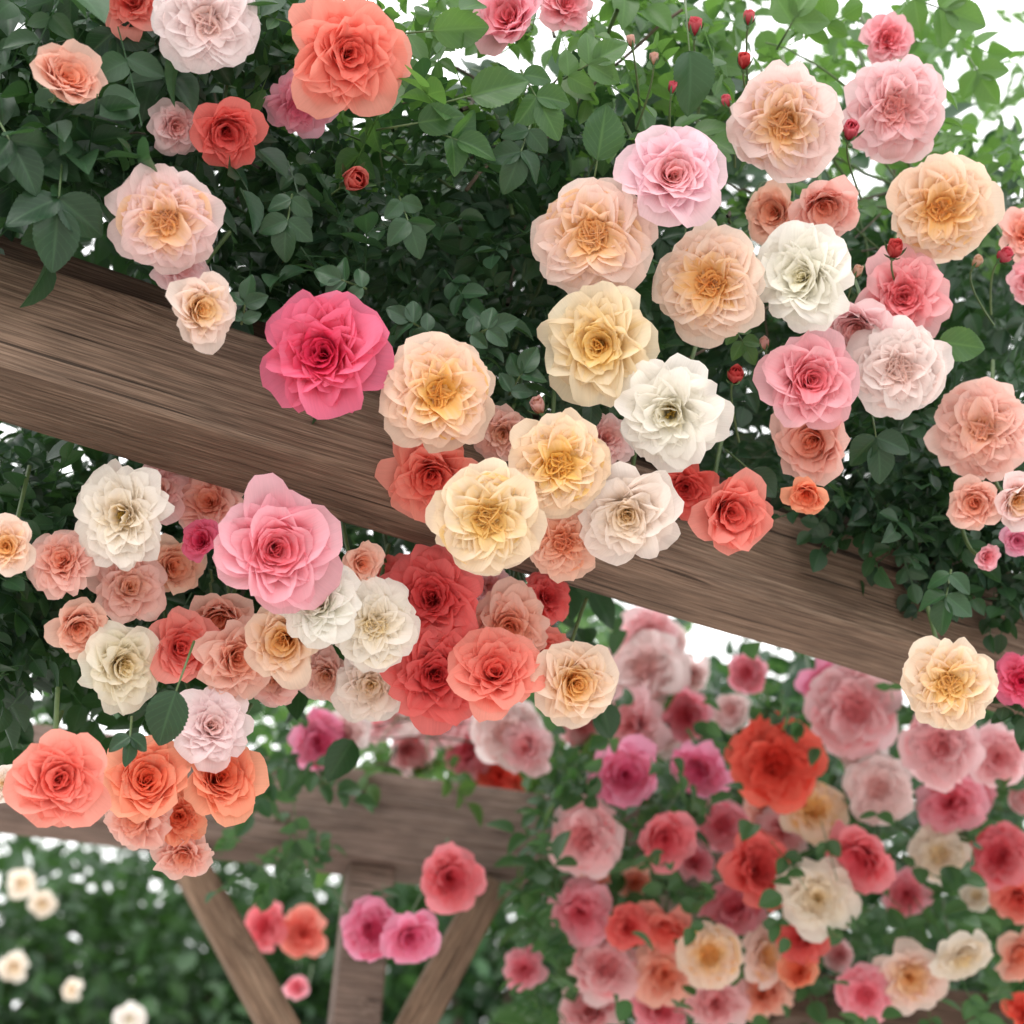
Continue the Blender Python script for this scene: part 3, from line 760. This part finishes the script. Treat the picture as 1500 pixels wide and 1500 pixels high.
climber('dark leafy climbing rose over the left end of the main beam',
 [([(-80,-80),(430,-80),(440,300),(400,420),(320,410),(200,350),(-80,280)],350,.02,.50,.024,.042,M_leaf,T0,.5),
  ([(-80,-80),(420,-80),(430,250),(-80,300)],90,-.05,.05,.032,.050,M_leaf,T1,.8),
  ([(-80,-80),(410,-80),(440,400),(300,400),(-80,280)],190,.5,.9,.040,.060,M_leaf,T0,1.3)],
 12,[(0,0),(420,50),(420,360),(100,250)],(.02,.3))
climber('climbing rose with small dark leaves over the middle of the main beam',
 [([(400,210),(900,150),(970,560),(850,650),(560,590),(380,440)],580,.03,.60,.017,.033,M_leaf,T0,.5),
  ([(420,200),(900,150),(960,560),(560,580),(420,440)],190,-.05,.06,.018,.034,M_leaf,T1,.6),
  ([(430,170),(980,150),(1000,560),(860,640),(560,590),(400,430)],250,.5,.9,.040,.060,M_leaf,T0,1.3),
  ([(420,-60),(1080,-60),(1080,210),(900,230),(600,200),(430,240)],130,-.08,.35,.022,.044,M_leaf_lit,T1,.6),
  ([(600,80),(1080,60),(1080,210),(700,200)],30,.1,.5,.030,.050,M_leaf,T1,.8)],
 28,[(430,60),(1050,-20),(1000,500),(600,520)],(-.03,.25))
climber('climbing rose behind the dense bloom cluster on the right of the main beam',
 [([(880,250),(1180,330),(1540,280),(1580,860),(1330,850),(1200,760),(980,680)],560,.02,.60,.018,.034,M_leaf,T0,.5),
  ([(1180,580),(1560,520),(1580,820),(1340,850),(1230,740)],190,-.10,.02,.020,.032,M_leaf,T0,.6),
  ([(1220,740),(1560,760),(1580,890),(1480,870),(1350,850)],80,-.10,-.02,.018,.028,M_leaf,T0,.6),
  ([(1440,960),(1580,980),(1580,1060),(1440,1030)],14,-.08,.1,.020,.030,M_leaf,T0,.6),
  ([(950,200),(1180,240),(1560,230),(1580,830),(1340,830),(960,660)],340,.5,.9,.040,.060,M_leaf,T0,1.3),
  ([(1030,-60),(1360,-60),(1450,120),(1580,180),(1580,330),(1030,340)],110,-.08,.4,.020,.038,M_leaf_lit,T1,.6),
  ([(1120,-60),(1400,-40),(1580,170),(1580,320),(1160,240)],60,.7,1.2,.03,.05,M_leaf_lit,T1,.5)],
 30,[(950,60),(1250,30),(1500,300),(1400,560),(1000,560)],(-.03,.2))
climber('climbing rose hanging in the shade under the left end of the main beam',
 [([(-80,650),(150,700),(330,770),(620,850),(740,890),(680,980),(420,900),(330,980),(160,1010),(-80,1020)],260,.12,.50,.022,.036,M_leaf,T0,.5),
  ([(-80,640),(120,690),(70,980),(-80,1020)],110,.05,.45,.020,.036,M_leaf,T0,.5),
  ([(-80,590),(150,650),(400,740),(780,850),(900,880),(880,960),(720,990),(430,960),(300,990),(-80,1000)],270,.35,.75,.040,.058,M_leaf,T0,1.3)],
 10,[(0,680),(700,880),(600,960),(120,1000)],(.12,.3))
climber('blurred climbing rose spilling over the far pergola beam',
 [([(370,1060),(470,1000),(540,1080),(440,1140),(430,1260),(390,1260),(350,1140)],40,2.45,2.85,.028,.042,M_leaf_bg,T0,.8),
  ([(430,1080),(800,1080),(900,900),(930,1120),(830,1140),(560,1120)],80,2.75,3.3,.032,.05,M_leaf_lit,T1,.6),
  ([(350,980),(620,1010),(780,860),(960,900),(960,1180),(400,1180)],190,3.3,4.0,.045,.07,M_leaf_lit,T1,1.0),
  ([(-60,990),(350,1000),(330,1050),(-60,1030)],45,2.9,3.2,.03,.045,M_leaf_bg,T0,.5),
  ([(300,1250),(640,1290),(640,1320),(300,1290)],10,2.5,2.62,.022,.034,M_leaf_bg,T0,.6),
  ([(800,1130),(900,1150),(880,1340),(750,1390),(800,1250)],65,2.45,2.75,.03,.045,M_leaf_bg,T1,.7)],
 10,[(400,1050),(850,1030),(800,1130),(420,1150)],(2.6,3.0),False)
climber('blurred climbing rose bush full of blooms at the lower right',
 [([(830,920),(1080,960),(1360,1020),(1580,1040),(1580,1580),(740,1580),(760,1340),(810,1150)],600,2.60,3.6,.032,.052,M_leaf_bg,T0,.7),
  ([(840,950),(1360,1030),(1560,1060),(1560,1500),(780,1500),(810,1150)],240,2.38,2.62,.026,.042,M_leaf_bg,T1,.8),
  ([(840,940),(1360,1010),(1580,1040),(1580,1580),(760,1580),(810,1180)],320,3.3,4.0,.055,.085,M_leaf,T0,1.3)],
 12,[(850,960),(1500,1060),(1500,1480),(800,1480)],(2.6,3.0),False)

# individual leaves that stand out
def hero(x,y,Lpx,dirdeg,dz,n,mat,tone,label,tilt=.2):
    z=fgz(x,y,dz); pos=P(x,y,z); L=Lpx*z/F
    root=empty('leaf_spray',Matrix.Translation(pos)); tag(root,label,'leaf','single rose leaves that stand out')
    a=rad(dirdeg); D=np.array(list(CR*math.cos(a)+CU*math.sin(a))); N0=np.array(list((CAMLOC-pos).normalized()+UP*.35+CR*rg.normal(0,tilt)))
    Sd=np.cross(N0,D); Sd/=np.linalg.norm(Sd)
    offs=[(0,0,1.)] if n==1 else ([(0,0,1.),(-.15,1,.9),(-.15,-1,.9)] if n==3 else [(0,0,1.),(-.15,1,.9),(-.15,-1,.9),(-.75,1,.75),(-.75,-1,.75)])
    for f,sg,lf in offs:
        g=G(); an=1.05*sg
        leaves2(g,D*f*L,D*math.cos(an)+Sd*math.sin(an),N0+rg.normal(0,.25,3),L*lf,tone+rg.normal(0,.08))
        g.build('leaflet',mat,root)
    g=G(); back=np.array(list((pos-CAMLOC).normalized()))*.05
    g.grid(tube(bez(D*0,-D*L*.7,-D*L*.9+back,8),[.0009,.0014],6)); g.build('stalk',M_cane,root)
def leaves2(g,base,a,nrm,L,tone):       # finer leaf with toothed edge
    nv,nu=45,9
    v=np.linspace(0,1,nv); u=np.linspace(-1,1,nu); w=.36*np.sin(PI*v**.78)**.72*(1+.10*((v*14)%1-.5)); w[0]=.012; w[-1]=.003
    al=np.repeat(v[:,None],nu,1); sd=w[:,None]*u[None]
    a=a/np.linalg.norm(a); nrm=nrm-nrm.dot(a)*a; nrm/=np.linalg.norm(nrm); b=np.cross(nrm,a)
    zz=rg.uniform(.15,.6)*np.abs(sd)-rg.uniform(.05,.4)*al**2+.025*np.sin(al*9+u[None]*3)*np.abs(u[None])+rg.normal(0,.18)*sd*al
    V=base+L*(al[...,None]*a+sd[...,None]*b+zz[...,None]*nrm)
    g.grid(V,np.stack([np.repeat(u[None],nv,0),al,np.full_like(al,np.clip(tone,0,1))],-1))
for t in [
(85,305,95,-95,-.02,3,M_leaf,.35,'big dark three part leaf at the left above the beam'),
(1375,500,72,-8,-.02,1,M_leaf_lit,.3,'single mid green leaf right of the blush white rose'),
(258,1012,88,-110,-.02,1,M_leaf,.2,'dark hanging leaf above the glowing orange roses'),
(190,1085,40,-95,-.0,3,M_leaf,.2,'small dark leaf left of the dark hanging leaf'),
(1385,880,52,-100,-.05,5,M_leaf,.6,'green leaf spray hanging in front of the right end of the beam'),
(635,45,82,5,.0,1,M_leaf_lit,.8,'bright green leaf against the sky at the top, left of the pink pair'),
(690,140,88,15,-.02,1,M_leaf_lit,.3,'mid green oval leaf below the bright sky leaf'),
(612,180,70,10,-.01,1,M_leaf_lit,.3,'mid green leaf right of the large coral pink rose'),
(670,205,62,-20,-.02,3,M_leaf_lit,.15,'dark green leaf spray under the mid green oval leaf'),
(875,235,85,80,.0,1,M_leaf_lit,.25,'broad pale backed leaf above the peach rosette'),
(1010,75,88,-85,-.01,1,M_leaf,.8,'broad drooping leaf left of the high peach rosette'),
(790,150,62,-60,-.02,5,M_leaf_lit,.35,'five part leaf spray below the pink pair at the top'),
(870,90,58,30,-.01,5,M_leaf_lit,.6,'five part leaf spray right of the pink pair at the top'),
(760,230,56,-110,-.02,5,M_leaf,.7,'dark five part leaf spray in the middle of the upper foliage'),
(600,330,50,-70,-.02,5,M_leaf,.8,'glossy five part leaf spray right of the plump coral bud'),
(420,330,52,-100,-.02,5,M_leaf,.6,'glossy dark leaf spray left of the plump coral bud'),
(20,215,75,-60,-.02,3,M_leaf,.3,'dark leaf spray at the left edge above the big three part leaf'),
(1165,25,62,60,.1,3,M_leaf_lit,.9,'light green leaf spray on the sky above the high peach rosette'),
(1385,15,65,-20,.15,5,M_leaf_lit,.9,'light green leaf spray on the white sky in the upper right corner'),
(1435,110,50,-60,.2,3,M_leaf_lit,.9,'small light green leaf spray right of the pale pink rosette'),
(170,55,65,-80,.05,3,M_leaf,.1,'very dark leaf spray near the top left corner'),
(1100,690,55,-40,.02,1,M_leaf,.4,'dark pointed leaf above the coral orange rose'),
(765,545,44,60,-.01,5,M_leaf,.6,'blue green leaf spray right of the yellow hearted peach rose'),
(600,470,40,150,-.02,5,M_leaf,.5,'small leaf spray between the hot pink and yellow hearted roses'),
(500,410,44,160,-.03,5,M_leaf,.7,'small leaf spray just above the hot pink rose'),
(720,480,42,20,-.02,5,M_leaf,.6,'small leaf spray left of the pale yellow loose rose'),
(360,440,40,80,-.02,5,M_leaf,.5,'leaf spray standing up between the small peach and hot pink roses'),
(860,592,50,-150,.0,3,M_leaf,.2,'dark leaf spray left of the pure white open rose'),
(1090,505,34,-60,.0,5,M_leaf_lit,.4,'fine leaf spray below the apricot rosette rose'),
(1285,650,60,-80,-.0,3,M_leaf,.3,'dark leaf spray right of the peach cupped rose'),
]: hero(*t)

# ------------------------------------------------------------------ background trees
def tree(px,dist,zc,rx,rz,n,lab,mat=M_tree,ll=(.06,.11)):
    q=P(px,1400,dist); x,y=q.x,q.y
    root=empty('tree',Matrix.Translation((x,y,0))); tag(root,lab,'tree','trees beyond the pergola')
    g=G(); top=zc+rz*.3
    pts=bez((0,0,-.05),(.08,.05,zc*.5),(rg.normal(0,.1),rg.normal(0,.1),top),14)
    g.grid(tube(pts,[.11,.085,.07,.05,.02],10)); tk=g.build('trunk',M_bark,root)
    cl=[]
    for i in range(24):
        v=rnd(1)[0]*rg.uniform(.25,1)**.6; cl.append(np.array([v[0]*rx,v[1]*rx,zc+v[2]*rz]))
    for c in cl[:8]:
        s=np.array([0,0,zc-rz*.8+rg.uniform(0,.5)]); g=G(); g.grid(tube(bez(s,(s+c)/2+np.array([0,0,.2]),c,9),[.035,.02,.008],7)); g.build('limb',M_bark,tk)
    g=G(); k=n//24
    for c in cl:
        p=c+rg.normal(0,1,(k,3))*np.array([rx,rx,rz])*.24
        tcen=unit(p-np.array([0,0,zc]))
        leaves(g,p,tcen*.5+rnd(k)-.3*UPV,UPV+.8*rnd(k),rg.uniform(ll[0],ll[1],k),np.clip(rg.normal(rg.uniform(.2,.8),.15,k),0,1))
    g.build('crown',mat,root)
tree(30,6.6,2.9,.90,1.0,3000,'dark green tree at the far lower left behind the pergola')
tree(250,7.2,2.9,.95,.95,3400,'dark green tree seen left of the slanting brace')
tree(470,8.0,3.15,1.0,1.0,4200,'lighter green tree seen between the two braces',M_leaf_bg)
tree(720,7.2,2.9,.9,1.0,3800,'dark tree seen right of the far post')
tree(1000,8.0,3.2,1.2,1.0,2000,'green tree behind the blurred bush')
tree(1400,8.0,3.2,1.3,1.1,2000,'green tree behind the lower right corner')

# ------------------------------------------------------------------ setting
def sheet(name,x0,x1,y0,y1,z,mat):
    me=bpy.data.meshes.new(name); me.from_pydata([(x0,y0,z),(x1,y0,z),(x1,y1,z),(x0,y1,z)],[],[(0,1,2,3)]); me.materials.append(mat)
    o=link(bpy.data.objects.new(name,me)); tag(o,kind='structure'); return o
M_grass=plain_mat('lawn',(.04,.08,.02),(.09,.14,.045),6,.9)
M_grav=plain_mat('bounce_gravel',(.42,.38,.35),(.62,.57,.53),60,.9)  # unseen path surface, kept pale to bounce light up onto the blooms
sheet('ground',-300,300,-300,300,0,M_grass)
sheet('path',-8,8,-12,9,.004,M_grav)

# ------------------------------------------------------------------ light
w=bpy.data.worlds.new('World'); S.world=w; w.use_nodes=True
nt=w.node_tree; nt.nodes.clear(); N=nt.nodes.new; L=nt.links.new
EL,ROT=rad(38),rad(205)
sky=N('ShaderNodeTexSky'); sky.sky_type='NISHITA'; sky.sun_disc=False; sky.sun_elevation=EL; sky.sun_rotation=ROT
hs=N('ShaderNodeHueSaturation'); hs.inputs['Saturation'].default_value=.15; L(sky.outputs[0],hs.inputs['Color'])
tc=N('ShaderNodeTexCoord'); nz=N('ShaderNodeTexNoise'); nz.inputs['Scale'].default_value=1.6; nz.inputs['Detail'].default_value=3; L(tc.outputs['Generated'],nz.inputs['Vector'])
mr=N('ShaderNodeMapRange'); L(nz.outputs[0],mr.inputs[0]); mr.inputs[3].default_value=14.; mr.inputs[4].default_value=19.
mx=N('ShaderNodeMix'); mx.data_type='RGBA'; mx.inputs[0].default_value=.87; L(hs.outputs[0],mx.inputs[6]); L(mr.outputs[0],mx.inputs[7])
bg=N('ShaderNodeBackground'); bg.inputs['Strength'].default_value=.15; L(mx.outputs[2],bg.inputs['Color'])
wo=N('ShaderNodeOutputWorld'); L(bg.outputs[0],wo.inputs[0])
sl=bpy.data.lights.new('sun','SUN'); sl.energy=1.5; sl.angle=rad(28); sl.color=(1,.96,.91)
so=bpy.data.objects.new('sun',sl); COL.objects.link(so)
sv=Vector((math.sin(ROT)*math.cos(EL),math.cos(ROT)*math.cos(EL),math.sin(EL)))
so.rotation_euler=sv.to_track_quat('Z','Y').to_euler()
S.view_settings.view_transform='Standard'; S.view_settings.look='None'; S.view_settings.exposure=0
